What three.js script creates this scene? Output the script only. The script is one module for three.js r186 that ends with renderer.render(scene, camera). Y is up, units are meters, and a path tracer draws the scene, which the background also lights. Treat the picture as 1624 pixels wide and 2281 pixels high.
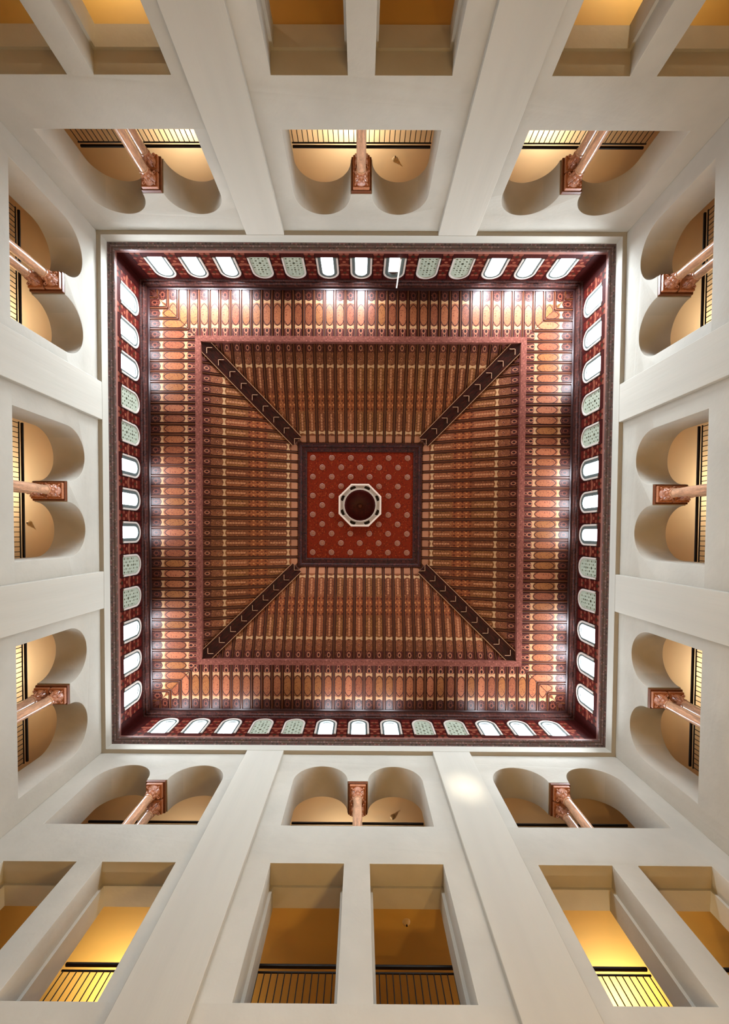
import * as THREE from 'three';
import { mergeGeometries, toCreasedNormals } from 'three/addons/utils/BufferGeometryUtils.js';
import { RectAreaLightUniformsLib } from 'three/addons/lights/RectAreaLightUniformsLib.js';
import { RoundedBoxGeometry } from 'three/addons/geometries/RoundedBoxGeometry.js';

// ---------------------------------------------------------------- camera, sky, sun, exposure
const U = 6, EYE = 1.6;                       // half the court is 6 m wide; the eye is 1.6 m above the floor
const Y = (h) => EYE + h * U;                 // height over the eye, in half-widths, to metres
const scene = new THREE.Scene();
RectAreaLightUniformsLib.init();
const W = 1624, H = 2281;
const camera = new THREE.PerspectiveCamera(2 * Math.atan(1140.5 / 970) * 180 / Math.PI, W / H, 0.05, 200);
{
  const rx = 0.02757, ry = 0.002654, rz = 0.005882;
  const m = new THREE.Matrix4().makeRotationX(rx).multiply(new THREE.Matrix4().makeRotationY(ry)).multiply(new THREE.Matrix4().makeRotationZ(rz));
  const e = m.elements, row = (i) => [e[i], e[i + 4], e[i + 8]];
  const w = ([a, b, h]) => new THREE.Vector3(a, h, -b);                  // along the picture, down the picture, up -> world
  const right = w(row(0)), up = w(row(1)).negate(), back = w(row(2)).negate();
  camera.quaternion.setFromRotationMatrix(new THREE.Matrix4().makeBasis(right, up, back));
  camera.position.set(0.0055 * U, EYE, -0.1374 * U);
  camera.setViewOffset(W, H, 10.6, -74.1, W, H);
  camera.updateProjectionMatrix();
}
scene.add(camera);
scene.background = new THREE.Color(0.92, 0.96, 1.0);
scene.backgroundIntensity = 3.0;
const PANE = { N: 202, E: 98, S: 45, W: 70 };      // radiance of the frosted window panes: the sky is brightest to the top and right
const SKYLIGHT = new THREE.Color().setRGB(0.86, 0.97, 1.08);
const sun = new THREE.DirectionalLight(0xfff4e2, 8);
{
  const from = new THREE.Vector3(0.14, 1.84, 0.972), to = new THREE.Vector3(0.364, 1.43, -0.984);
  const d = to.clone().sub(from).normalize();
  sun.position.set(from.x * U, Y(from.y), from.z * U).addScaledVector(d, -12);
  sun.target.position.set(to.x * U, Y(to.y), to.z * U);
  sun.castShadow = true; sun.shadow.radius = 6; sun.shadow.mapSize.set(2048, 2048);
  const c = sun.shadow.camera; c.left = c.bottom = -12; c.right = c.top = 12; c.near = 0.5; c.far = 60;
  sun.name = 'sunlight';
  scene.add(sun, sun.target);
}
const renderer = new THREE.WebGLRenderer({ antialias: true });
renderer.toneMapping = THREE.LinearToneMapping;
renderer.toneMappingExposure = 1.25;
renderer.shadowMap.enabled = true;

// ---------------------------------------------------------------- helpers
let seed = 7;
const rnd = () => { seed = (seed * 1664525 + 1013904223) >>> 0; return seed / 4294967296; };
const used = {};
function numbered(n) { const k = used[n] = (used[n] || 0) + 1; return k === 1 ? n : `${n}_${String(k - 1).padStart(3, '0')}`; }
const SIDES = [                                // the four walls: N stands at the top of the photograph, E at its right
  { key: 'N', turn: 0, at: 'top', word: 'upper' }, { key: 'E', turn: Math.PI / 2, at: 'right', word: 'right' },
  { key: 'S', turn: Math.PI, at: 'bottom', word: 'lower' }, { key: 'W', turn: -Math.PI / 2, at: 'left', word: 'left' }];
// along-wall sign: positive runs to the right of the photograph on N and S, downwards on E and W
const SIGN = { N: 1, E: 1, S: -1, W: -1 };
function wallGroup(name, side, label, category, kind) {
  const g = new THREE.Group(); g.name = numbered(name); g.rotation.y = side.turn; scene.add(g);
  g.userData = { label, category }; if (kind) g.userData.kind = kind; return g;
}
function mesh(name, geo, mat, parent) {
  const o = new THREE.Mesh(geo, mat); o.name = parent === scene ? numbered(name) : name; o.castShadow = o.receiveShadow = true; parent.add(o); return o;
}
function tag(o, label, category, group, kind) {
  o.userData.label = label; if (category) o.userData.category = category; if (group) o.userData.group = group; if (kind) o.userData.kind = kind; return o;
}
const box = (w, h, d, x, y, z) => new THREE.BoxGeometry(w, h, d).translate(x, y, z);
const rbox = (w, h, d, r, x = 0, y = 0, z = 0) => new RoundedBoxGeometry(w, h, d, 1, r).translate(x, y, z);
const clean = (g) => { const n = g.index ? g.toNonIndexed() : g; for (const k of Object.keys(n.attributes)) if (!['position', 'normal', 'uv'].includes(k)) n.deleteAttribute(k); return n; };
const merge = (l) => mergeGeometries(l.map(clean));
function extrude(shape, depth, bevel = 0, seg = 24) {
  const g = new THREE.ExtrudeGeometry(shape, { depth: depth - 2 * bevel, curveSegments: seg, bevelEnabled: bevel > 0, bevelThickness: bevel, bevelSize: bevel, bevelOffset: -bevel, bevelSegments: 2 });
  if (bevel) g.translate(0, 0, bevel);
  return g;
}
function rectPath(p, x0, y0, x1, y1) { p.moveTo(x0, y0); p.lineTo(x1, y0); p.lineTo(x1, y1); p.lineTo(x0, y1); p.closePath(); return p; }
function archPath(p, w, h) { const r = w / 2; p.moveTo(-r, 0); p.lineTo(r, 0); p.lineTo(r, h - r); p.absarc(0, h - r, r, 0, Math.PI, false); p.lineTo(-r, 0); return p; }
// a square ring swept along the court: profile points (D, h) in half-widths
function squareRing(profile) {
  const pos = [], uv = []; let v = 0;
  for (let i = 0; i + 1 < profile.length; i++) {
    const [d0, h0] = profile[i], [d1, h1] = profile[i + 1];
    const l = Math.hypot(d1 - d0, h1 - h0) * U, v1 = v + l;
    for (let k = 0; k < 4; k++) {
      const c = Math.cos(SIDES[k].turn), s = Math.sin(SIDES[k].turn);
      const P = (sx, d, h) => { const x = sx * d * U, z = d * U; return [x * c + z * s, Y(h), -x * s + z * c]; };
      const a = P(-1, d0, h0), b = P(1, d0, h0), e = P(1, d1, h1), f = P(-1, d1, h1);
      pos.push(...a, ...b, ...e, ...a, ...e, ...f);
      uv.push(-d0 * U, v, d0 * U, v, d1 * U, v1, -d0 * U, v, d1 * U, v1, -d1 * U, v1);
    }
    v = v1;
  }
  const g = new THREE.BufferGeometry();
  g.setAttribute('position', new THREE.Float32BufferAttribute(pos, 3)); g.setAttribute('uv', new THREE.Float32BufferAttribute(uv, 2));
  g.computeVertexNormals(); return g;
}

// ---------------------------------------------------------------- textures
function canvasTexture(w, h, draw, repeat = true) {
  const c = document.createElement('canvas'); c.width = w; c.height = h; draw(c.getContext('2d'), w, h);
  const t = new THREE.CanvasTexture(c); t.colorSpace = THREE.SRGBColorSpace; if (repeat) t.wrapS = t.wrapT = THREE.RepeatWrapping; t.anisotropy = 8; return t;
}
function noiseField(n, octaves, s0 = 11) {
  const out = new Float32Array(n * n); let amp = 1, total = 0, s = s0;
  const r = () => { s = (s * 1664525 + 1013904223) >>> 0; return s / 4294967296; };
  for (const cells of octaves) {
    const g = Float32Array.from({ length: cells * cells }, r);
    for (let y = 0; y < n; y++) for (let x = 0; x < n; x++) {
      const fx = x / n * cells, fy = y / n * cells, ix = Math.floor(fx), iy = Math.floor(fy);
      let tx = fx - ix, ty = fy - iy; tx = tx * tx * (3 - 2 * tx); ty = ty * ty * (3 - 2 * ty);
      const a = g[(iy % cells) * cells + ix % cells], b = g[(iy % cells) * cells + (ix + 1) % cells], c = g[((iy + 1) % cells) * cells + ix % cells], d = g[((iy + 1) % cells) * cells + (ix + 1) % cells];
      out[y * n + x] += amp * ((a * (1 - tx) + b * tx) * (1 - ty) + (c * (1 - tx) + d * tx) * ty);
    }
    total += amp; amp *= 0.6;
  }
  return out.map((v) => v / total);
}
function fieldTexture(f, n, map, srgb) {
  const d = new Uint8Array(n * n * 4);
  for (let i = 0; i < n * n; i++) { const c = map(f[i]); d[4 * i] = c[0]; d[4 * i + 1] = c[1]; d[4 * i + 2] = c[2]; d[4 * i + 3] = 255; }
  const t = new THREE.DataTexture(d, n, n); t.wrapS = t.wrapT = THREE.RepeatWrapping; t.magFilter = THREE.LinearFilter; t.minFilter = THREE.LinearMipmapLinearFilter; t.generateMipmaps = true;
  if (srgb) t.colorSpace = THREE.SRGBColorSpace; t.needsUpdate = true; return t;
}
const FN = 256, field = noiseField(FN, [4, 8, 16, 32, 64]), fieldFine = noiseField(FN, [8, 32, 64, 128], 5);
const plasterMap = fieldTexture(field, FN, (v) => { const k = 0.93 + 0.14 * (v - 0.5); return [243 * k, 236 * k, 219 * k].map((x) => Math.min(255, x)); }, true); plasterMap.repeat.set(0.22, 0.22);
const plasterBump = fieldTexture(fieldFine, FN, (v) => [255 * v, 255 * v, 255 * v]); plasterBump.repeat.set(0.5, 0.5);
const marbleMap = fieldTexture(fieldFine, FN, (v) => { const k = 0.78 + 0.5 * (v - 0.3); return [226 * k, 174 * k, 138 * k].map((x) => Math.max(0, Math.min(255, x))); }, true); marbleMap.repeat.set(2, 2);

// painted boards of the ceiling: u across the board, v from the outer to the inner end
const tone = (c, k) => `rgb(${c.map((x) => Math.round(Math.max(0, Math.min(255, x * k)))).join(',')})`;
function speckle(g, w, h, n, cols, r0, r1) { for (let i = 0; i < n; i++) { g.fillStyle = cols[Math.floor(rnd() * cols.length)]; g.beginPath(); g.arc(rnd() * w, rnd() * h, r0 + rnd() * (r1 - r0), 0, 7); g.fill(); } }
function bow(g, w, y, s) {                     // a pale hourglass knot across the board
  g.fillStyle = 'rgb(236,196,150)';
  g.beginPath(); g.moveTo(w * 0.04, y - s); g.lineTo(w * 0.5, y - s * 0.25); g.lineTo(w * 0.96, y - s); g.lineTo(w * 0.96, y + s); g.lineTo(w * 0.5, y + s * 0.25); g.lineTo(w * 0.04, y + s); g.fill();
  g.fillRect(w * 0.04, y - s * 0.35, w * 0.92, s * 0.7);
}
function ringDot(g, x, y, r, c = 'rgb(205,140,110)') { g.fillStyle = c; g.beginPath(); g.arc(x, y, r, 0, 7); g.fill(); g.fillStyle = 'rgb(52,14,14)'; g.beginPath(); g.arc(x, y, r * 0.55, 0, 7); g.fill(); }
function lowerBoard(k, hue) {
  return canvasTexture(64, 256, (g, w, h) => {
    g.fillStyle = tone([112, 52, 44], k); g.fillRect(0, 0, w, h);
    g.fillStyle = tone([76, 34, 28], k); g.fillRect(0, 0, w, h * 0.25);
    g.fillStyle = tone(hue, k); g.fillRect(0, h * 0.27, w, h * 0.5);
    speckle(g, w, h, 240, ['rgba(70,25,15,0.5)', 'rgba(225,165,110,0.4)', 'rgba(140,60,40,0.5)'], 1, 3);
    for (const [y, d] of [[0.33, 1], [0.74, -1]]) {     // pointed arch ends of the long field
      g.strokeStyle = 'rgb(70,26,16)'; g.lineWidth = 5; g.beginPath(); g.moveTo(3, h * (y + 0.09 * d)); g.quadraticCurveTo(w * 0.2, h * y, w * 0.5, h * (y - 0.02 * d)); g.quadraticCurveTo(w * 0.8, h * y, w - 3, h * (y + 0.09 * d)); g.stroke();
    }
    bow(g, w, h * 0.26, 13); bow(g, w, h * 0.79, 13);
    ringDot(g, w / 2, h * 0.87, 17); ringDot(g, w / 2, h * 0.96, 11); ringDot(g, w / 2, h * 0.12, 17, 'rgb(140,80,62)'); ringDot(g, w / 2, h * 0.19, 9, 'rgb(140,80,62)');
    g.fillStyle = 'rgba(48,16,12,0.85)'; g.fillRect(0, 0, 5, h); g.fillRect(w - 5, 0, 5, h);
  }, false);
}
function upperBoard(k, hue) {
  return canvasTexture(64, 512, (g, w, h) => {
    g.fillStyle = tone(hue, k); g.fillRect(0, 0, w, h);
    g.fillStyle = tone([96, 42, 38], k); g.fillRect(0, 0, w, h * 0.085);
    g.fillStyle = tone([150, 92, 62], k); g.fillRect(0, h * 0.085, w, h * 0.115);
    g.fillStyle = tone([158, 84, 44], k); g.fillRect(0, h * 0.46, w, h * 0.2);
    speckle(g, w, h, 520, ['rgba(58,22,8,0.6)', 'rgba(224,166,104,0.5)', 'rgba(130,60,30,0.5)'], 1, 3.6);
    g.fillStyle = 'rgba(190,126,88,0.25)'; g.fillRect(w * 0.36, h * 0.24, w * 0.28, h * 0.62);
    g.fillStyle = 'rgb(216,156,116)'; for (let i = 0; i < 7; i++) { g.beginPath(); g.arc(w / 2, h * (0.25 + 0.028 * i), 6.5, 0, 7); g.fill(); }
    for (let i = 0; i < 6; i++) { g.beginPath(); g.arc(w / 2, h * (0.7 + 0.03 * i), 6.5, 0, 7); g.fill(); }
    for (let i = 0; i < 5; i++) for (const s of [0.25, 0.75]) { g.fillStyle = i % 2 ? 'rgb(222,152,94)' : 'rgb(88,34,14)'; g.beginPath(); g.arc(w * (s + (i % 2 ? 0.08 : -0.08)), h * (0.47 + 0.042 * i), 6, 0, 7); g.fill(); }
    bow(g, w, h * 0.215, 11); bow(g, w, h * 0.885, 11);
    ringDot(g, w / 2, h * 0.045, 14); ringDot(g, w / 2, h * 0.15, 7);
    g.fillStyle = tone([206, 146, 112], k); g.fillRect(0, h * 0.92, w, h * 0.07);
    g.fillStyle = 'rgba(40,18,10,0.85)'; g.fillRect(0, 0, 4, h); g.fillRect(w - 4, 0, 4, h);
  }, false);
}
const GLOSS = { roughness: 0.38, specularIntensity: 0.36 };
const lowerBoards = [[1.0, [186, 118, 76]], [0.92, [176, 104, 68]], [1.06, [192, 124, 88]], [0.97, [182, 122, 66]]].map(([k, c]) => new THREE.MeshPhysicalMaterial({ map: lowerBoard(k, c), color: 0x9a8a80, ...GLOSS }));
const upperBoards = [[1.0, [152, 90, 52]], [0.92, [142, 80, 48]], [1.06, [158, 94, 60]], [0.98, [148, 94, 50]]].map(([k, c]) => new THREE.MeshPhysicalMaterial({ map: upperBoard(k, c), color: 0xaa9c92, ...GLOSS, roughness: 0.42 }));
const PITCH = 0.139;
const friezeMap = canvasTexture(256, 512, (g, w, h) => {            // one window bay of painted boarding, ornament in the middle between two windows
  g.fillStyle = 'rgb(98,38,36)'; g.fillRect(0, 0, w, h);
  speckle(g, w, h, 700, ['rgba(60,16,16,0.6)', 'rgba(150,74,64,0.5)', 'rgba(120,40,34,0.6)'], 2, 5);
  g.strokeStyle = 'rgb(54,18,16)'; g.lineWidth = 7; g.strokeRect(w * 0.34, h * 0.08, w * 0.32, h * 0.84);
  g.fillStyle = 'rgb(132,44,34)'; g.fillRect(w * 0.37, h * 0.12, w * 0.26, h * 0.76);
  const dot = (x, y, r, c) => { g.fillStyle = c; g.beginPath(); g.arc(x * w, y * h, r, 0, 7); g.fill(); };
  for (const q of [-1, 1]) for (const [x, y, r] of [[0.09, 0.84, 17], [0.1, 0.7, 13], [0.05, 0.54, 18], [0.12, 0.52, 15], [0.1, 0.38, 12], [0.06, 0.24, 14]]) dot(0.5 + q * x, y, r, 'rgb(206,136,110)');
  dot(0.5, 0.78, 15, 'rgb(70,74,52)'); dot(0.5, 0.62, 13, 'rgb(226,150,116)'); dot(0.5, 0.44, 12, 'rgb(84,30,26)'); dot(0.5, 0.3, 13, 'rgb(92,84,56)'); dot(0.5, 0.92, 16, 'rgb(236,186,150)');
});
function bandTexture(bg, dots, n) {
  return canvasTexture(256, 64, (g, w, h) => { g.fillStyle = bg; g.fillRect(0, 0, w, h); speckle(g, w, h, n, dots, 2, 6); });
}
const corniceMap = bandTexture('rgb(88,70,66)', ['rgba(50,34,32,0.7)', 'rgba(150,124,118,0.6)', 'rgba(96,80,60,0.6)', 'rgba(110,60,56,0.6)'], 130);
const mouldMap = bandTexture('rgb(96,54,44)', ['rgba(48,18,16,0.7)', 'rgba(160,96,82,0.55)', 'rgba(120,50,44,0.6)'], 150);
const ledgeMap = bandTexture('rgb(140,88,74)', ['rgba(190,130,116,0.5)', 'rgba(110,58,50,0.5)'], 110);
const borderMap = bandTexture('rgb(66,28,24)', ['rgba(30,12,10,0.7)', 'rgba(120,60,44,0.5)', 'rgba(52,46,28,0.6)'], 150);
for (const t of [corniceMap, mouldMap, ledgeMap, borderMap]) t.repeat.set(0.9, 4);
const panelMap = canvasTexture(512, 512, (g, w, h) => {
  g.fillStyle = 'rgb(128,38,8)'; g.fillRect(0, 0, w, h);
  speckle(g, w, h, 1500, ['rgba(88,22,4,0.6)', 'rgba(150,52,14,0.5)', 'rgba(110,52,10,0.4)'], 2, 6);
  speckle(g, w, h, 260, ['rgba(196,110,72,0.8)'], 2, 3.5);
}); panelMap.repeat.set(0.55, 0.55);
const floorMap = canvasTexture(512, 512, (g, w, h) => {
  g.fillStyle = 'rgb(126,92,56)'; g.fillRect(0, 0, w, h); speckle(g, w, h, 900, ['rgba(104,72,40,0.4)', 'rgba(146,112,74,0.4)'], 2, 9);
}); floorMap.repeat.set(0.5, 0.5);

// ---------------------------------------------------------------- materials
const std = (o) => new THREE.MeshStandardMaterial(o), phys = (o) => new THREE.MeshPhysicalMaterial(o);
const M = {
  plaster: std({ color: 0xc8c8c8, map: plasterMap, roughness: 0.8, bumpMap: plasterBump, bumpScale: 0.004 }),
  gallery: std({ color: 0xe8d0b0, map: plasterMap, roughness: 0.85 }),
  ochre: std({ color: 0xcfab5e, map: plasterMap, roughness: 0.85 }),
  reveal: std({ color: 0xe8d2a4, map: plasterMap, roughness: 0.8 }),
  galleryFloor: std({ color: 0xf0b050, map: plasterMap, roughness: 0.5 }),
  floor: std({ map: floorMap, roughness: 0.45 }),
  roof: std({ color: 0x6b5a4c, roughness: 0.9 }),
  marble: phys({ map: marbleMap, roughness: 0.28, clearcoat: 0.6, clearcoatRoughness: 0.12 }),
  carved: phys({ map: marbleMap, color: 0xe6c2ac, roughness: 0.35, clearcoat: 0.3 }),
  darkStone: phys({ map: marbleMap, color: 0x8a6448, roughness: 0.4 }),
  iron: std({ color: 0x17110d, roughness: 0.4, metalness: 0.6 }),
  brass: std({ color: 0x8a6a38, roughness: 0.4, metalness: 0.8 }),
  cornice: phys({ map: corniceMap, roughness: 0.3, specularIntensity: 0.9 }),
  mould: phys({ map: mouldMap, color: 0x8c7c74, roughness: 0.5, specularIntensity: 0.3 }),
  ledge: phys({ map: ledgeMap, color: 0xb09c96, ...GLOSS }),
  border: phys({ map: borderMap, color: 0xb8b0a8, roughness: 0.55, specularIntensity: 0.2 }),
  frieze: phys({ map: friezeMap, color: 0x84706a, roughness: 0.5, specularIntensity: 0.2 }),
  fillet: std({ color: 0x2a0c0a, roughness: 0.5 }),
  pink: phys({ color: 0x7c5248, roughness: 0.4, clearcoat: 0.4 }),
  rib: phys({ color: 0x44200f, roughness: 0.3, specularIntensity: 0.4 }),
  hip: phys({ map: borderMap, color: 0xa08e74, roughness: 0.5, specularIntensity: 0.2 }),
  gilt: std({ color: 0x8f6548, roughness: 0.45 }),
  panel: phys({ map: panelMap, color: 0xb09a80, roughness: 0.55, specularIntensity: 0.15 }),
  rosette: std({ color: 0x6c3a24, roughness: 0.45 }),
  windowFrame: std({ color: 0xaca096, roughness: 0.6 }),
  sash: std({ color: 0x434b48, roughness: 0.7 }),
  lattice: std({ color: 0x8f9482, roughness: 0.7 }),
  latticeBack: std({ color: 0x1e2a22, roughness: 0.8 }),
  pane: std({ color: 0xf2f5f4, roughness: 0.6, emissive: 0xeef5ff, emissiveIntensity: 2.2 }),
  lanternPale: std({ color: 0x8c7a6a, roughness: 0.6 }),
  lanternRim: std({ color: 0xb49c8a, roughness: 0.6 }),
  lanternDark: std({ color: 0x1a0d09, roughness: 0.7 }),
  dome: phys({ map: panelMap, color: 0x9c6a50, roughness: 0.5 }),
  white: std({ color: 0xf0ece6, roughness: 0.5 }),
  bulb: std({ color: 0xfff0d0, emissive: 0xffc878, emissiveIntensity: 6 }),
  detector: std({ color: 0xb89a6c, roughness: 0.5 }),
  timber: std({ color: 0x5a3020, roughness: 0.7 }),
};
const friezeH = 0.226;
friezeMap.repeat.set(1 / (PITCH * U), 1 / (friezeH * U)); friezeMap.offset.set(0, 0);

// ---------------------------------------------------------------- walls
const T = 0.115, FACE = 0.984, H_LOW = 0.776, H_HEAD = 1.114, H_SILL = 1.2615, H_SPRING = 1.493, H_GROOVE = 1.672, H_TOP = 1.714;
const BAYS = [-0.7, 0, 0.7], HALF = 0.2255, MULL = 0.034;
for (const side of SIDES) {
  const g = wallGroup(`wall_${side.at}`, side, `cream plaster court wall with twin arches over paired openings, along the photo's ${side.at} edge`, null, 'structure');
  const L = (side.key === 'N' || side.key === 'S' ? 1 + T : 1) * U, s = new THREE.Shape();
  rectPath(s, -L, 0, L, Y(H_TOP));
  for (const c of BAYS) {
    for (const k of [-1, 1]) { const a = c + k * MULL, b = c + k * HALF; s.holes.push(rectPath(new THREE.Path(), Math.min(a, b) * U, Y(H_LOW), Math.max(a, b) * U, Y(H_HEAD))); }
    for (const k of [-1, 1]) for (const [h0, h1] of [[-0.25, 0.14], [0.29, 0.63]]) { const a = c + k * MULL, b = c + k * HALF; s.holes.push(rectPath(new THREE.Path(), Math.min(a, b) * U, Y(h0), Math.max(a, b) * U, Y(h1))); }   // the two storeys below the picture
    const p = new THREE.Path(), r = (HALF - 0.036) / 2 * U, m = (HALF + 0.036) / 2 * U, x = c * U;
    p.moveTo(x - HALF * U, Y(H_SILL)); p.lineTo(x + HALF * U, Y(H_SILL)); p.lineTo(x + HALF * U, Y(H_SPRING));
    p.absarc(x + m, Y(H_SPRING), r, 0, Math.PI, false); p.lineTo(x - m + r, Y(H_SPRING)); p.absarc(x - m, Y(H_SPRING), r, 0, Math.PI, false); p.lineTo(x - HALF * U, Y(H_SILL));
    s.holes.push(p);
  }
  const face = mesh('wall_face', toCreasedNormals(extrude(s, T * U, 0.014, 40), 0.55), M.plaster, g); face.position.z = U;
  for (const k of [-1, 1]) {
    const w = (0.433 - 0.29) * U;
    mesh('pilaster', rbox(w, Y(H_GROOVE), 0.1, 0.012, k * (0.433 + 0.29) / 2 * U, Y(H_GROOVE) / 2, U * FACE + 0.05), M.plaster, g);
  }
  const E = (side.key === 'N' || side.key === 'S' ? 1 : FACE) * U;
  mesh('upper_band', box(2 * E, (H_TOP - H_GROOVE) * U, 0.1, 0, Y((H_TOP + H_GROOVE) / 2), U * FACE + 0.05), M.plaster, g);
  // the stepped inner frame inside every lower opening
  for (const c of BAYS) for (const k of [-1, 1]) {
    const x0 = Math.min(c + k * MULL, c + k * HALF) * U, x1 = Math.max(c + k * MULL, c + k * HALF) * U, t = 0.045;
    const f = new THREE.Shape(), yb = Y(H_LOW), yt = Y(H_HEAD);
    [[x0, yb], [x0 + t, yb], [x0 + t, yt - t], [x1 - t, yt - t], [x1 - t, yb], [x1, yb], [x1, yt], [x0, yt]].forEach(([x, y], i) => f[i ? 'lineTo' : 'moveTo'](x, y));
    const o = mesh('opening_frame', extrude(f, 0.33), M.plaster, g); o.position.z = U * 1.059;
  }
}
// galleries behind the walls: floors, ceilings, back walls (one of each per side and storey)
const BACK = 1.42;
for (const side of SIDES) {
  const long = side.key === 'N' || side.key === 'S', L = (long ? BACK : 1 + T) * U, d0 = (1 + T) * U, d1 = BACK * U;
  const deck = (name, h0, h1, mat, label) => { const g = wallGroup(name, side, label, null, 'structure'); mesh('slab', box(2 * L, (h1 - h0) * U, d1 - d0, 0, Y((h0 + h1) / 2), (d0 + d1) / 2), mat, g); };
  deck('ceiling', 1.64, 1.70, M.gallery, `peach plaster ceiling of the upper gallery behind the photo's ${side.at} arches`);
  deck('floor', 1.165, 1.245, M.galleryFloor, `upper gallery floor behind the photo's ${side.at} arches`);
  deck('ceiling', 1.124, 1.16, M.ochre, `ochre plaster ceiling of the lower gallery behind the photo's ${side.at} openings`);
  deck('floor', 0.70, 0.762, M.galleryFloor, `lower gallery floor behind the photo's ${side.at} openings`);
  deck('ceiling', 0.64, 0.695, M.gallery, `ceiling under the lower gallery behind the photo's ${side.at} wall`);
  const b = wallGroup(`wall_${side.at}_gallery`, side, `back wall of the galleries behind the photo's ${side.at} court wall`, null, 'structure');
  mesh('back_wall', box(2 * (long ? BACK + 0.04 : BACK) * U, Y(1.72) - Y(0.7), 0.24, 0, (Y(1.72) + Y(0.7)) / 2, d1 + 0.12), M.gallery, b);
  mesh('lower_back_wall', box(2 * (long ? BACK + 0.04 : BACK) * U, Y(0.7), 0.24, 0, Y(0.7) / 2, d1 + 0.12), M.timber, b);
}
tag(mesh('floor', box(2 * (BACK + 0.04) * U, 0.3, 2 * (BACK + 0.04) * U, 0, -0.15, 0), M.floor, scene), 'sand coloured stone floor of the court below the camera', null, null, 'structure');

// ---------------------------------------------------------------- frieze with its windows
const FD = 0.972, F0 = 1.728, F1 = 1.728 + friezeH, WB = 1.785, WW = 0.54, WH = 0.846;
for (const side of SIDES) {
  const g = wallGroup(`wall_${side.at}_frieze`, side, `painted dark red timber frieze pierced by small arched windows along the photo's ${side.at} edge`, null, 'structure');
  const s = new THREE.Shape(), L = (side.key === 'N' || side.key === 'S' ? FD + 0.02 : FD) * U;
  rectPath(s, -L, 0, L, (F1 - F0) * U);
  for (let i = -6; i <= 6; i++) {
    const p = new THREE.Path(), w = WW - 0.06, r = w / 2, x = i * PITCH * U, y = (WB - F0) * U, h = WH - 0.03;
    p.moveTo(x - r, y); p.lineTo(x + r, y); p.lineTo(x + r, y + h - r); p.absarc(x, y + h - r, r, 0, Math.PI, false); p.lineTo(x - r, y); s.holes.push(p);
  }
  const f = mesh('boarding', toCreasedNormals(extrude(s, 0.12, 0, 16), 0.5), M.frieze, g); f.position.set(0, Y(F0), FD * U);
}
const ringGeo = (w0, h0, t, depth, bevel) => {           // a round-headed frame, open at the foot
  const s = new THREE.Shape(), R = w0 / 2, r = R - t;
  s.moveTo(-R, 0); s.lineTo(-r, 0); s.lineTo(-r, h0 - R); s.absarc(0, h0 - R, r, Math.PI, 0, true); s.lineTo(r, 0); s.lineTo(R, 0); s.lineTo(R, h0 - R); s.absarc(0, h0 - R, R, 0, Math.PI, false); s.lineTo(-R, 0);
  return toCreasedNormals(extrude(s, depth, bevel, 20), 0.6);
};
const frameGeo = ringGeo(WW, WH, 0.046, 0.05, 0.008);
const sashGeo = ringGeo(WW - 0.09, WH - 0.045, 0.05, 0.05, 0.006), sashWide = ringGeo(WW - 0.09, WH - 0.045, 0.08, 0.05, 0.006);
const paneGeo = extrude(archPath(new THREE.Shape(), WW - 0.14, WH - 0.07), 0.02, 0, 20);
const latticeGeo = (() => {
  const s = archPath(new THREE.Shape(), WW - 0.1, WH - 0.05);
  const hole = (x, y, r, n, t = 0) => { const p = new THREE.Path(); for (let i = 0; i <= n; i++) { const a = t + i / n * Math.PI * 2; p[i ? 'lineTo' : 'moveTo'](x + r * Math.cos(a), y + r * Math.sin(a)); } s.holes.push(p); };
  for (let j = 0; j < 8; j++) for (let i = -2; i <= 2; i++) {
    const x = i * 0.085, y = 0.06 + j * 0.088; if (y > 0.56 && Math.hypot(x, y - 0.56) > 0.17) continue;
    hole(x, y, (i === 0 && (j === 2 || j === 5)) ? 0.038 : (i + j) % 2 ? 0.015 : 0.025, (i + j) % 2 ? 4 : 8);
  }
  return extrude(s, 0.03, 0.003, 16);
})();
const backGeo = extrude(archPath(new THREE.Shape(), WW - 0.07, WH - 0.04), 0.02, 0, 12);
let winNo = 0; const LATTICE = new Set([-3, -2, 2, 3]);
const ORD = ['first', 'second', 'third', 'fourth', 'fifth', 'sixth', 'seventh', 'eighth', 'ninth', 'tenth', 'eleventh', 'twelfth', 'thirteenth'];
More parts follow.
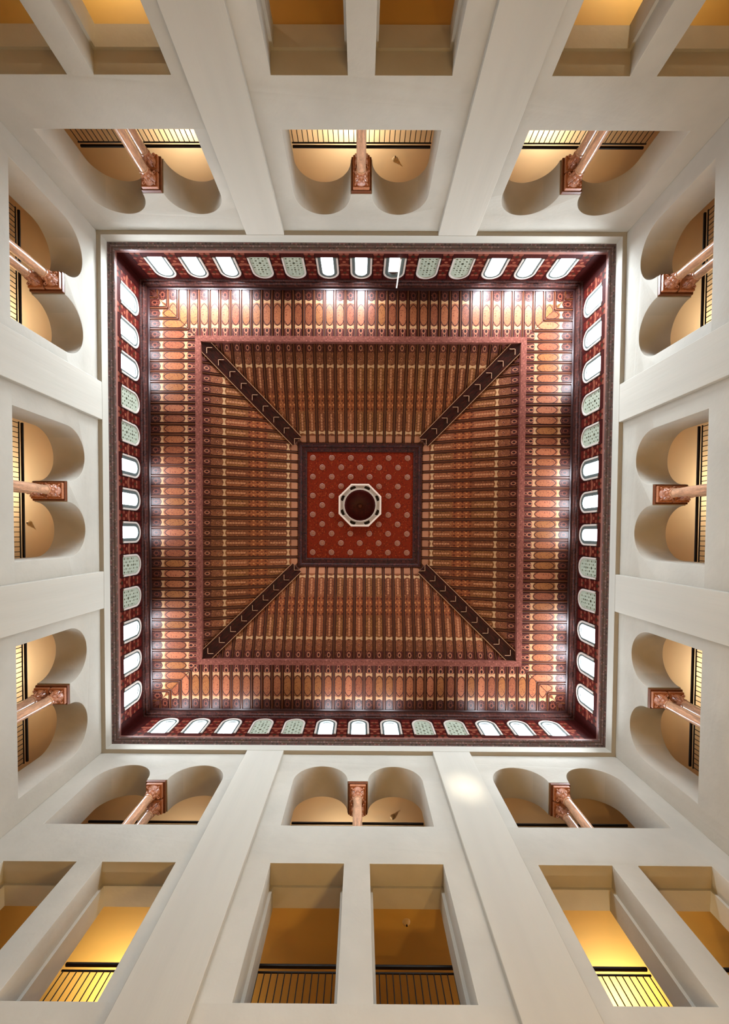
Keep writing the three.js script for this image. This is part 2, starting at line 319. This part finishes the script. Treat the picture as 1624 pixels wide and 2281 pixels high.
for (const side of SIDES) for (let i = -6; i <= 6; i++) {
  const n = SIGN[side.key] * i + 6, blind = LATTICE.has(i), open = side.key === 'N' && i === 1;
  const where = `${ORD[n]} from the ${side.key === 'N' || side.key === 'S' ? 'left in the frieze along the photo\'s ' + side.at : 'top in the frieze along the photo\'s ' + side.at}`;
  const g = new THREE.Group(); g.name = `window_${++winNo}`; scene.add(g); g.rotation.y = side.turn;
  const c = Math.cos(side.turn), sn = Math.sin(side.turn), x = i * PITCH * U, z = FD * U; g.position.set(x * c + z * sn, Y(WB), -x * sn + z * c);
  tag(g, `small arched ${blind ? 'window filled with pale green lattice' : open ? 'window standing open' : 'white frosted window'}, ${where}`, null, blind ? 'lattice windows of the frieze' : 'bright windows of the frieze', 'structure');
  const fr = mesh('frame', frameGeo, M.windowFrame, g); fr.position.z = -0.022;
  if (blind) { const a = mesh('lattice', latticeGeo, M.lattice, g); a.position.z = 0.0; const b = mesh('backing', backGeo, M.latticeBack, g); b.position.z = 0.06; continue; }
  const wide = Math.abs(i) <= 1 && side.key !== 'S';
  const sa = mesh('sash', wide ? sashWide : sashGeo, M.sash, g); sa.position.z = -0.008;
  if (open) continue;
  const pa = mesh('pane', paneGeo, M.pane, g); pa.position.z = 0.06;
  const t = wide ? 0.15 : 0.084, lw = WW - 0.1 - t - 0.01, lh = WH - 0.17;
  const l = new THREE.RectAreaLight(SKYLIGHT, PANE[side.key], lw, lh); l.position.set(0, lh / 2 + 0.01, 0.05); l.name = 'window_light'; g.add(l);   // looks along -z, into the court
}

// ---------------------------------------------------------------- cornices and ledges of the timber ceiling
const ring = (profile, mat, label) => tag(mesh('trim', squareRing(profile), mat, scene), label, null, null, 'structure');
let trimNo = 0; const trim = (p, m, l) => { const o = ring(p, m, l); o.name = `trim_${++trimNo}`; return o; };
trim([[0.992, 1.713], [0.9835, 1.713], [0.9805, 1.7165], [0.976, 1.717], [0.972, 1.721], [0.966, 1.722], [0.962, 1.7255], [0.962, 1.731], [0.974, 1.731]], M.cornice, 'dark grey brown glossy cornice between plaster wall and painted frieze');
trim([[0.974, 1.742], [0.9695, 1.742], [0.9695, 1.755], [0.974, 1.755]], M.pink, 'thin pinkish fillet under the row of small windows');
trim([[0.974, 1.936], [0.969, 1.938], [0.966, 1.943], [0.960, 1.944], [0.956, 1.950], [0.950, 1.952], [0.950, 1.960], [0.965, 1.960]], M.mould, 'dark red painted moulding above the row of small windows');
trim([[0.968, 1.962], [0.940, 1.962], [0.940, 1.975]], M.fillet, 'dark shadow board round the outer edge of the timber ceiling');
const A0 = [0.943, 1.967], A1 = [0.738, 1.969], B0 = [0.716, 1.982], B1 = [0.3025, 2.145];
trim([[0.742, 1.974], [0.7385, 1.962], [0.715, 1.9635], [0.713, 1.968], [0.713, 1.99]], M.ledge, 'pinkish painted ledge beam framing the inner pyramid of the ceiling');
trim([[0.306, 2.155], [0.3025, 2.138], [0.292, 2.140], [0.286, 2.146], [0.266, 2.146], [0.261, 2.149], [0.261, 2.165]], M.border, 'dark border band round the flat red panel at the ceiling centre');

// ---------------------------------------------------------------- boards of the two slopes
function slopeFrame(k, [d0, h0], [d1, h1]) {              // a point of the slope from (s along, D, depth below)
  const c = Math.cos(SIDES[k].turn), s = Math.sin(SIDES[k].turn), nl = Math.hypot(d0 - d1, h1 - h0), nd = -(h1 - h0) / nl, nh = -(d0 - d1) / nl;
  return (x, d, e) => { const h = h0 + (d0 - d) / (d0 - d1) * (h1 - h0), D = (d + nd * e) * U, X = x * U; return [X * c + D * s, Y(h + nh * e), -X * s + D * c]; };
}
function clipMitre(x0, x1, d0, d1, inset) {                // the strip x0..x1, d1..d0, cut by |s| <= D - inset
  let poly = [[x0, d0], [x1, d0], [x1, d1], [x0, d1]];
  for (const sg of [-1, 1]) {
    const out = [], f = ([x, d]) => d - inset - sg * x;
    for (let i = 0; i < poly.length; i++) { const a = poly[i], b = poly[(i + 1) % poly.length], fa = f(a), fb = f(b); if (fa >= 0) out.push(a); if (fa * fb < 0) { const t = fa / (fa - fb); out.push([a[0] + (b[0] - a[0]) * t, a[1] + (b[1] - a[1]) * t]); } }
    poly = out;
  }
  return poly;
}
function insetPoly(poly, e) {
  const n = poly.length, area = poly.reduce((a, p, i) => a + p[0] * poly[(i + 1) % n][1] - poly[(i + 1) % n][0] * p[1], 0), sg = Math.sign(area);
  const lines = poly.map((p, i) => { const q = poly[(i + 1) % n], l = Math.hypot(q[0] - p[0], q[1] - p[1]) || 1, nx = -(q[1] - p[1]) / l * sg, ny = (q[0] - p[0]) / l * sg; return [p[0] + nx * e, p[1] + ny * e, (q[0] - p[0]) / l, (q[1] - p[1]) / l]; });
  return lines.map((b, i) => { const a = lines[(i + n - 1) % n], den = a[2] * b[3] - a[3] * b[2]; if (Math.abs(den) < 1e-6) return [b[0], b[1]]; const t = ((b[0] - a[0]) * b[3] - (b[1] - a[1]) * b[2]) / den; return [a[0] + a[2] * t, a[1] + a[3] * t]; });
}
function board(poly, P, e0, e1, inset, uvOf) {             // a bevelled board: foot outline at depth e0, face at depth e1
  const top = insetPoly(poly, inset), n = poly.length, pos = [], uv = [];
  const put = (q, e) => { pos.push(...P(q[0], q[1], e)); uv.push(...uvOf(q)); };
  for (let i = 1; i + 1 < n; i++) { put(top[0], e1); put(top[i], e1); put(top[i + 1], e1); }
  for (let i = 0; i < n; i++) { const j = (i + 1) % n; put(poly[i], e0); put(poly[j], e0); put(top[j], e1); put(poly[i], e0); put(top[j], e1); put(top[i], e1); }
  const g = new THREE.BufferGeometry(); g.setAttribute('position', new THREE.Float32BufferAttribute(pos, 3)); g.setAttribute('uv', new THREE.Float32BufferAttribute(uv, 2)); g.computeVertexNormals(); return g;
}
const STEP = 0.0465, BW = 0.0180;                          // board spacing, half a board's width
function slope(k, from, to, n, mats, inset, group) {
  const P = slopeFrame(k, from, to), [d0] = from, [d1] = to, ribs = [];
  for (let i = -n; i <= n; i++) {
    const c = i * STEP, uvOf = ([x, d]) => [(x - c) / (2 * BW) + 0.5, 1 - (d0 - d) / (d0 - d1)];
    const poly = clipMitre(c - BW, c + BW, d0, d1, inset);
    if (poly.length > 2) { const a = Math.abs(poly.reduce((t, p, j) => t + p[0] * poly[(j + 1) % poly.length][1] - poly[(j + 1) % poly.length][0] * p[1], 0)); if (a > 1e-4) mesh('plank', board(poly, P, 0, 0.0028, 0.0022, uvOf), mats[Math.floor(rnd() * mats.length)], group); }
    if (i < n) { const r = clipMitre(c + BW + 0.002, c + STEP - BW - 0.002, d0, d1, inset); if (r.length > 2) ribs.push(board(r, P, 0, 0.0052, 0.0018, ([x, d]) => [x * U, d * U])); }
  }
  const r = mesh('rib', merge(ribs), M.rib, group); r.userData.kind = 'stuff';
  const e = mesh('backing', board([[-d0, d0], [d0, d0], [d1, d1], [-d1, d1]], P, 0.001, 0, 0, ([x, d]) => [x, d]), M.timber, group);
}
const bossGeo = toCreasedNormals(new THREE.LatheGeometry([[0.001, -0.07], [0.06, -0.065], [0.085, -0.03], [0.14, -0.025], [0.165, 0], [0.17, 0.06]].map(([r, y]) => new THREE.Vector2(r, y)), 24), 0.4);
for (let k = 0; k < 4; k++) {
  const at = SIDES[k].at;
  for (const [f, t, n, m, i, label] of [[A0, A1, 20, lowerBoards, 0.0015, `outer slope of narrow painted ceiling planks along the photo's ${at} side`], [B0, B1, 15, upperBoards, 0.02, `inner pyramid slope of painted ceiling planks at the photo's ${at} side`]]) {
    const g = new THREE.Group(); g.name = numbered('ceiling_slope'); scene.add(g); tag(g, label, null, null, 'structure'); slope(k, f, t, n, m, i, g);
    if (f === A0) {                                        // a round carved boss in the corner where two slopes meet
      const c = Math.cos(SIDES[k].turn), s = Math.sin(SIDES[k].turn), q = 0.917 * U, o = mesh('carved_boss', bossGeo, M.mould, g);
      o.position.set(q * c + q * s, Y(1.972), -q * s + q * c);
    }
  }
}
// the four hip beams with their gilt lines
const barBetween = (a, b, w, t, up) => {                   // a rectangular bar from a to b
  const A = new THREE.Vector3(...a), B = new THREE.Vector3(...b), z = B.clone().sub(A), l = z.length(); z.normalize();
  const x = new THREE.Vector3().crossVectors(up, z).normalize(), y = new THREE.Vector3().crossVectors(z, x);
  const g = new THREE.BoxGeometry(w, t, l), m = new THREE.Matrix4().makeBasis(x, y, z).setPosition(A.add(B).multiplyScalar(0.5)); return g.applyMatrix4(m);
};
const UP = new THREE.Vector3(0, 1, 0);
for (let k = 0; k < 4; k++) {
  const sx = [1, 1, -1, -1][k], sz = [1, -1, -1, 1][k], P = (t, off = 0, dy = 0) => { const d = B0[0] + (B1[0] - B0[0]) * t, h = B0[1] + (B1[1] - B0[1]) * t; return [(sx * d + sz * off) * U, Y(h) + dy, (sz * d - sx * off) * U]; };
  const g = new THREE.Group(); g.name = numbered('hip_beam'); scene.add(g);
  tag(g, `dark diagonal hip beam with thin gilt lines running to the photo's ${sz > 0 ? 'upper' : 'lower'} ${sx > 0 ? 'right' : 'left'} ceiling corner`, null, null, 'structure');
  mesh('beam', barBetween(P(0.01, 0, -0.045), P(0.985, 0, -0.045), 0.36, 0.1, UP), M.hip, g);
  for (const s of [-1, 1]) mesh('gilt_line', barBetween(P(0.01, s * 0.021, -0.1), P(0.985, s * 0.021, -0.1), 0.016, 0.02, UP), M.gilt, g);
  const rungs = [];
  for (let i = 0; i < 9; i++) { const t = 0.06 + i * 0.1125, a = P(t, 0, -0.1); rungs.push(box(0.012, 0.014, 0.15, a[0], a[1], a[2] - sz * 0.075), box(0.15, 0.014, 0.012, a[0] - sx * 0.075, a[1], a[2])); }
  mesh('gilt_angle', merge(rungs), M.gilt, g).userData.kind = 'stuff';
}
// flat panel with rosettes
{
  const g = new THREE.Group(); g.name = 'ceiling_panel'; scene.add(g); tag(g, 'flat red brown square ceiling panel dotted with round rosettes', null, null, 'structure');
  const s = new THREE.Shape(), e = 0.268 * U; rectPath(s, -e, -e, e, e); const p = new THREE.Path(); p.absarc(0, 0, 0.1 * U, 0, Math.PI * 2, true); s.holes.push(p);
  mesh('panel_board', extrude(s, 0.05, 0, 32).rotateX(-Math.PI / 2).translate(0, Y(2.152), 0), M.panel, g);
  const pts = [[0.001, -0.022], [0.03, -0.02], [0.04, -0.008], [0.06, -0.014], [0.078, -0.01], [0.084, 0.0]].map(([r, y]) => new THREE.Vector2(r, y)), rg = new THREE.LatheGeometry(pts, 12);
  for (let j = -5; j <= 5; j++) for (let i = -3; i <= 3; i++) {
    const x = (i + (Math.abs(j) % 2 ? 0.5 : 0)) * 0.093, z = j * 0.0465; if (Math.abs(x) > 0.245 || Math.hypot(x, z) < 0.128) continue;
    const o = mesh('rosette', rg, M.rosette, g); o.position.set(x * U, Y(2.152), z * U);
  }
}
// the little lantern in the middle
{
  const g = new THREE.Group(); g.name = 'ceiling_lantern'; g.position.set(0, Y(2.144), 0); scene.add(g);
  tag(g, 'small octagonal pale carved lantern ring with dark cupola at the ceiling centre', 'lantern');
  const oct = (r, n = 8, t = Math.PI / 8) => Array.from({ length: n + 1 }, (_, i) => [r * Math.cos(t + i * 2 * Math.PI / n), r * Math.sin(t + i * 2 * Math.PI / n)]);
  const draw = (p, pts) => { pts.forEach(([x, y], i) => p[i ? 'lineTo' : 'moveTo'](x, y)); return p; };
  const R = 0.108 * U, r = 0.078 * U, s = draw(new THREE.Shape(), oct(R)); const inner = new THREE.Path(); inner.absarc(0, 0, r, 0, Math.PI * 2, true); s.holes.push(inner);
  const slots = [];
  for (let i = 0; i < 8; i++) { const a = Math.PI / 8 + i * Math.PI / 4, q = [[-0.085, -0.045], [0.085, -0.045], [0.085, 0.02], [0.05, 0.042], [-0.05, 0.042], [-0.085, 0.02]].map(([t, o]) => { const rr = 0.0925 * U + o; return [rr * Math.cos(a) - t * Math.sin(a), rr * Math.sin(a) + t * Math.cos(a)]; }); slots.push(q); s.holes.push(draw(new THREE.Path(), [...q, q[0]])); }
  const flat = (sh, d, y, b = 0) => extrude(sh, d, b, 40).rotateX(Math.PI / 2).translate(0, y, 0);
  mesh('ring', flat(s, 0.09, 0.09, 0.006), M.lanternPale, g);
  const rim = (ro, ri, n) => { const a = draw(new THREE.Shape(), oct(ro, n)); a.holes.push(draw(new THREE.Path(), oct(ri, n).reverse())); return a; };
  mesh('outer_rim', flat(rim(R + 0.03, R - 0.02, 8), 0.05, 0.02, 0.008), M.lanternRim, g);
  mesh('inner_rim', flat(rim(r + 0.02, r - 0.012, 32), 0.04, 0.015, 0.006), M.lanternPale, g);
  for (const q of slots) { const c = draw(new THREE.Shape(), q); mesh('opening', flat(c, 0.03, 0.12), M.lanternDark, g); }
  const pts = [[r + 0.01, 0.02], [r + 0.01, 0.2], [r * 0.92, 0.26], [r * 0.9, 0.3], [r * 0.7, 0.42], [r * 0.4, 0.5], [0.001, 0.53]].map(([a, b]) => new THREE.Vector2(a, b));
  const d = mesh('cupola', new THREE.LatheGeometry(pts, 16), M.dome, g); d.material = M.dome.clone(); d.material.side = THREE.DoubleSide;
  const fin = mesh('pendant', new THREE.LatheGeometry([[0.001, 0], [0.05, 0.03], [0.07, 0.09], [0.03, 0.16], [0.03, 0.3]].map(([a, b]) => new THREE.Vector2(a, b)), 16)  .translate(0, 0.26, 0), M.rosette, g);
}
// roof over it all, so that daylight enters by the windows alone
{
  const g = new THREE.Group(); g.name = 'roof'; scene.add(g); tag(g, 'plain outer roof above the timber ceiling and galleries', null, null, 'structure');
  mesh('roof_slab', box(2.1 * U, 0.25, 2.1 * U, 0, Y(2.42), 0), M.roof, g);
  for (const s of SIDES) {
    const c = new THREE.Group(); c.name = 'roof_side'; c.rotation.y = s.turn; g.add(c);
    mesh('parapet', box(2.0 * U, (2.42 - 1.94) * U, 0.15, 0, Y(2.18), 0.995 * U), M.roof, c);
    mesh('flat_roof', box(2.94 * U, 0.1, (1.47 - 0.985) * U, 0, Y(1.727), (1.47 + 0.985) / 2 * U), M.roof, c);
  }
}

// ---------------------------------------------------------------- double columns in the upper arches
const bayWord = (side, i) => {                              // where the bay is in the photograph
  const j = SIGN[side.key] * i;                             // -1 first, 1 last along the picture
  if (side.key === 'N' || side.key === 'S') return j === 0 ? 'middle' : j < 0 ? 'left' : 'right';
  return j === 0 ? 'middle' : j < 0 ? 'upper' : 'lower';
};
function placed(o, side, x, y, z) { const c = Math.cos(side.turn), s = Math.sin(side.turn); o.position.set(x * c + z * s, y, -x * s + z * c); o.rotation.y = side.turn; return o; }
function makeColumn() {
  const root = new THREE.Group(); root.name = 'double_column';
  const y0 = 0, top = (H_SPRING - H_SILL) * U + 0.12, lathe = (l) => toCreasedNormals(new THREE.LatheGeometry(l.map(([r, y]) => new THREE.Vector2(r, y)), 24), 0.5);
  for (const z of [0.165, 0.5]) {
    const sh = mesh('shaft', lathe([[0.09, 0.16], [0.089, 0.7], [0.083, top - 0.42], [0.095, top - 0.41], [0.096, top - 0.395], [0.084, top - 0.38]]), M.marble, root); sh.position.z = z;
    const ba = mesh('base', lathe([[0.115, 0], [0.115, 0.05], [0.1, 0.07], [0.112, 0.1], [0.09, 0.13], [0.078, 0.165]]), M.carved, root); ba.position.z = z;
    // capital: a bell with two rows of leaves and corner scrolls under a square block
    const parts = [lathe([[0.084, top - 0.385], [0.088, top - 0.33], [0.095, top - 0.27], [0.11, top - 0.21], [0.13, top - 0.17], [0.135, top - 0.15]])];
    for (let row = 0; row < 2; row++) for (let i = 0; i < 8; i++) {
      const a = (i + row * 0.5) * Math.PI / 4, l = new THREE.SphereGeometry(1, 6, 5).scale(0.03, 0.045, 0.015).rotateX(0.4).translate(0, top - 0.33 + row * 0.085, 0.092 + row * 0.014).rotateY(a); parts.push(l);
    }
    for (let i = 0; i < 4; i++) parts.push(new THREE.TorusGeometry(0.026, 0.012, 6, 12).rotateY(Math.PI / 2).translate(0, top - 0.185, 0.145).rotateY(Math.PI / 4 + i * Math.PI / 2));
    const ca = mesh('capital', merge(parts), M.carved, root); ca.position.z = z;
    const bl = mesh('capital_block', rbox(0.33, 0.07, 0.3, 0.012, 0, top - 0.115, 0), M.carved, ca);
  }
  mesh('abacus', rbox(0.40, 0.08, 0.668, 0.012, 0, top - 0.04, 0.336), M.darkStone, root);
  mesh('plinth', rbox(0.34, 0.12, 0.62, 0.012, 0, -0.06 + 0.0, 0.336), M.darkStone, root);
  return root;
}
const column = makeColumn();
for (const side of SIDES) BAYS.forEach((b, j) => {
  const o = side === SIDES[0] && j === 0 ? column : column.clone(); o.name = numbered('double_column'); scene.add(o);
  placed(o, side, b * U, Y(H_SILL) - 0.12, U); o.position.y = Y(H_SILL) - 0.0 - 0.12 + 0;
  const w = bayWord(side, j - 1);
  o.userData = { label: `polished reddish marble double column with carved capitals, ${w} arch pair of the photo's ${side.at} wall`, category: 'column', group: 'double columns in the twin arches' };
});
// ---------------------------------------------------------------- railings
function makeRailing(w, h, foot) {
  const root = new THREE.Group(); root.name = 'railing';
  mesh('handrail', rbox(w, 0.036, 0.048, 0.01, 0, h, 0), M.iron, root);
  mesh('lower_rail', rbox(w, 0.02, 0.02, 0.004, 0, h - 0.085, 0), M.iron, root);
  mesh('bottom_rail', rbox(w, 0.025, 0.03, 0.004, 0, foot, 0), M.iron, root);
  const n = Math.round(w / 0.1), bar = new THREE.CylinderGeometry(0.008, 0.008, h - 0.085 - foot, 6).translate(0, (h - 0.085 + foot) / 2, 0);
  for (let i = 0; i <= n; i++) { const o = mesh('baluster', bar, M.iron, root); o.position.x = -w / 2 + 0.03 + i * (w - 0.06) / n; }
  return root;
}
const railHigh = makeRailing(2 * HALF * U + 0.02, (1.47 - 1.245) * U, 0.06), railLow = makeRailing((HALF - MULL) * U + 0.02, (0.973 - 0.762) * U, 0.06);
let firstHigh = true, firstLow = true;
for (const side of SIDES) BAYS.forEach((b, j) => {
  const w = bayWord(side, j - 1), o = firstHigh ? railHigh : railHigh.clone(); firstHigh = false; o.name = numbered('railing'); scene.add(o);
  placed(o, side, b * U, Y(1.245), 1.135 * U);
  o.userData = { label: `black metal railing with thin bars behind the ${w} twin arch of the photo's ${side.at} wall`, category: 'railing', group: 'black gallery railings' };
  if (side.key === 'S' || side.key === 'N') for (const k of [-1, 1]) {
    const r = firstLow ? railLow : railLow.clone(); firstLow = false; r.name = numbered('railing'); scene.add(r);
    placed(r, side, (b + k * (HALF + MULL) / 2) * U, Y(0.762), 1.133 * U);
    r.userData = { label: `black metal railing behind the ${SIGN[side.key] * k < 0 ? 'left' : 'right'} opening of the ${w} pair in the photo's ${side.at} wall`, category: 'railing', group: 'black gallery railings' };
  }
});
// ---------------------------------------------------------------- small fittings
{
  const pts = [[0.001, -0.055], [0.024, -0.05], [0.04, -0.032], [0.045, -0.016], [0.06, -0.012], [0.064, 0]].map(([r, y]) => new THREE.Vector2(r, y)), sg = new THREE.LatheGeometry(pts, 18);
  const base = new THREE.Group(); mesh('housing', sg, M.detector, base); mesh('sensor', new THREE.CylinderGeometry(0.01, 0.014, 0.024, 12).translate(0, -0.062, 0), M.iron, base);
  const spots = [[0.123, 1.238, 1.64, "ceiling behind the right arch of the photo's top middle pair"], [0.134, -1.224, 1.64, "ceiling behind the right arch of the photo's bottom middle pair"], [-1.245, -0.106, 1.64, "ceiling behind the lower arch of the photo's left middle pair"], [0.132, -1.164, 1.124, "ochre ceiling in the photo's bottom middle right opening"]];
  spots.forEach(([x, z, h, l], i) => { const o = i ? base.clone() : base; o.name = numbered('smoke_detector'); scene.add(o); o.position.set(x * U, Y(h), z * U); o.userData = { label: `small smoke detector on the ${l}`, category: 'smoke detector', group: 'smoke detectors' }; });
  const rod = mesh('window_pole', barBetween([0.158 * U, Y(1.765), 0.957 * U], [0.156 * U, Y(1.948), 0.945 * U], 0.035, 0.035, new THREE.Vector3(1, 0, 0)), M.white, scene);
  tag(rod, 'short white pole standing before the open window in the top frieze', 'pole');
}
// ---------------------------------------------------------------- lamps
const bowlGeo = new THREE.LatheGeometry([[0.001, -0.13], [0.06, -0.12], [0.12, -0.07], [0.15, 0], [0.14, 0], [0.11, -0.06], [0.05, -0.1], [0.001, -0.11]].map(([r, y]) => new THREE.Vector2(r, y)), 20);
const sconce = new THREE.Group(); mesh('bowl', bowlGeo, M.brass, sconce); mesh('bulb', new THREE.SphereGeometry(0.04, 12, 8).translate(0, -0.03, 0), M.bulb, sconce); mesh('wall_plate', rbox(0.12, 0.2, 0.02, 0.006, 0, -0.06, 0.16), M.brass, sconce);
let firstLamp = true; const WARM = new THREE.Color().setRGB(1, 0.6, 0.16);
function lamp(side, s, h, power, label, color = SOFT) {
  const o = firstLamp ? sconce : sconce.clone(); firstLamp = false; o.name = numbered('wall_sconce'); scene.add(o);
  placed(o, side, s * U * SIGN[side.key], Y(h), BACK * U - 0.17); o.userData = { label, category: 'wall lamp', group: 'brass uplights on the gallery back walls' };
  const l = new THREE.PointLight(color, power); l.position.copy(o.position); l.position.y -= 0.03; l.castShadow = true; l.shadow.radius = 2; l.name = 'sconce_light'; scene.add(l);
}
const UPW = 6.5, LOWW = 14, SOFT = new THREE.Color().setRGB(1, 0.92, 0.76), AMBER = new THREE.Color().setRGB(1, 0.84, 0.56);
for (const side of SIDES) for (const [s, w] of [[-0.64, 'first'], [-0.04, 'middle'], [0.66, 'last']]) {
  const k = side.key === 'S' ? (s < -0.1 ? 0.6 : s > 0.1 ? 0.12 : 1) : 1;
  lamp(side, s, 1.55, UPW * k, `brass uplight on the upper gallery back wall, ${w} along the photo's ${side.at} wall`);
}
for (const side of [SIDES[0], SIDES[2]]) for (const [s, w] of [[-0.58, 'first'], [0.68, 'last']]) lamp(side, s, 1.03, LOWW, `brass uplight on the lower gallery back wall, ${w} along the photo's ${side.at} wall`, AMBER);
// standing globe lamps on the court floor, below the picture: their amber light shows on the undersides of the arches and low on the walls
{
  const root = new THREE.Group();
  mesh('foot', new THREE.LatheGeometry([[0.001, 0.05], [0.06, 0.05], [0.14, 0.03], [0.16, 0]].map(([r, y]) => new THREE.Vector2(r, y)), 20), M.brass, root);
  mesh('pole', new THREE.CylinderGeometry(0.018, 0.022, 1.2, 10).translate(0, 0.63, 0), M.brass, root); mesh('globe', new THREE.SphereGeometry(0.16, 20, 14).translate(0, 1.36, 0), M.bulb, root);
  [[1.6, -3.4, 22, 'toward the bottom wall'], [3.4, -1.6, 24, 'toward the right wall'], [-2.4, -2.4, 9, 'toward the bottom left corner']].forEach(([x, z, p, l], i) => {
    const o = i ? root.clone() : root; o.name = numbered('floor_lamp'); scene.add(o); o.position.set(x, 0, z); o.userData = { label: `brass standing globe lamp on the court floor ${l}`, category: 'floor lamp', group: 'standing globe lamps' };
    const light = new THREE.PointLight(WARM, p); light.position.set(x, 1.36, z); light.castShadow = true; light.shadow.radius = 8; light.name = 'globe_light'; scene.add(light);
  });
}
renderer.render(scene, camera);
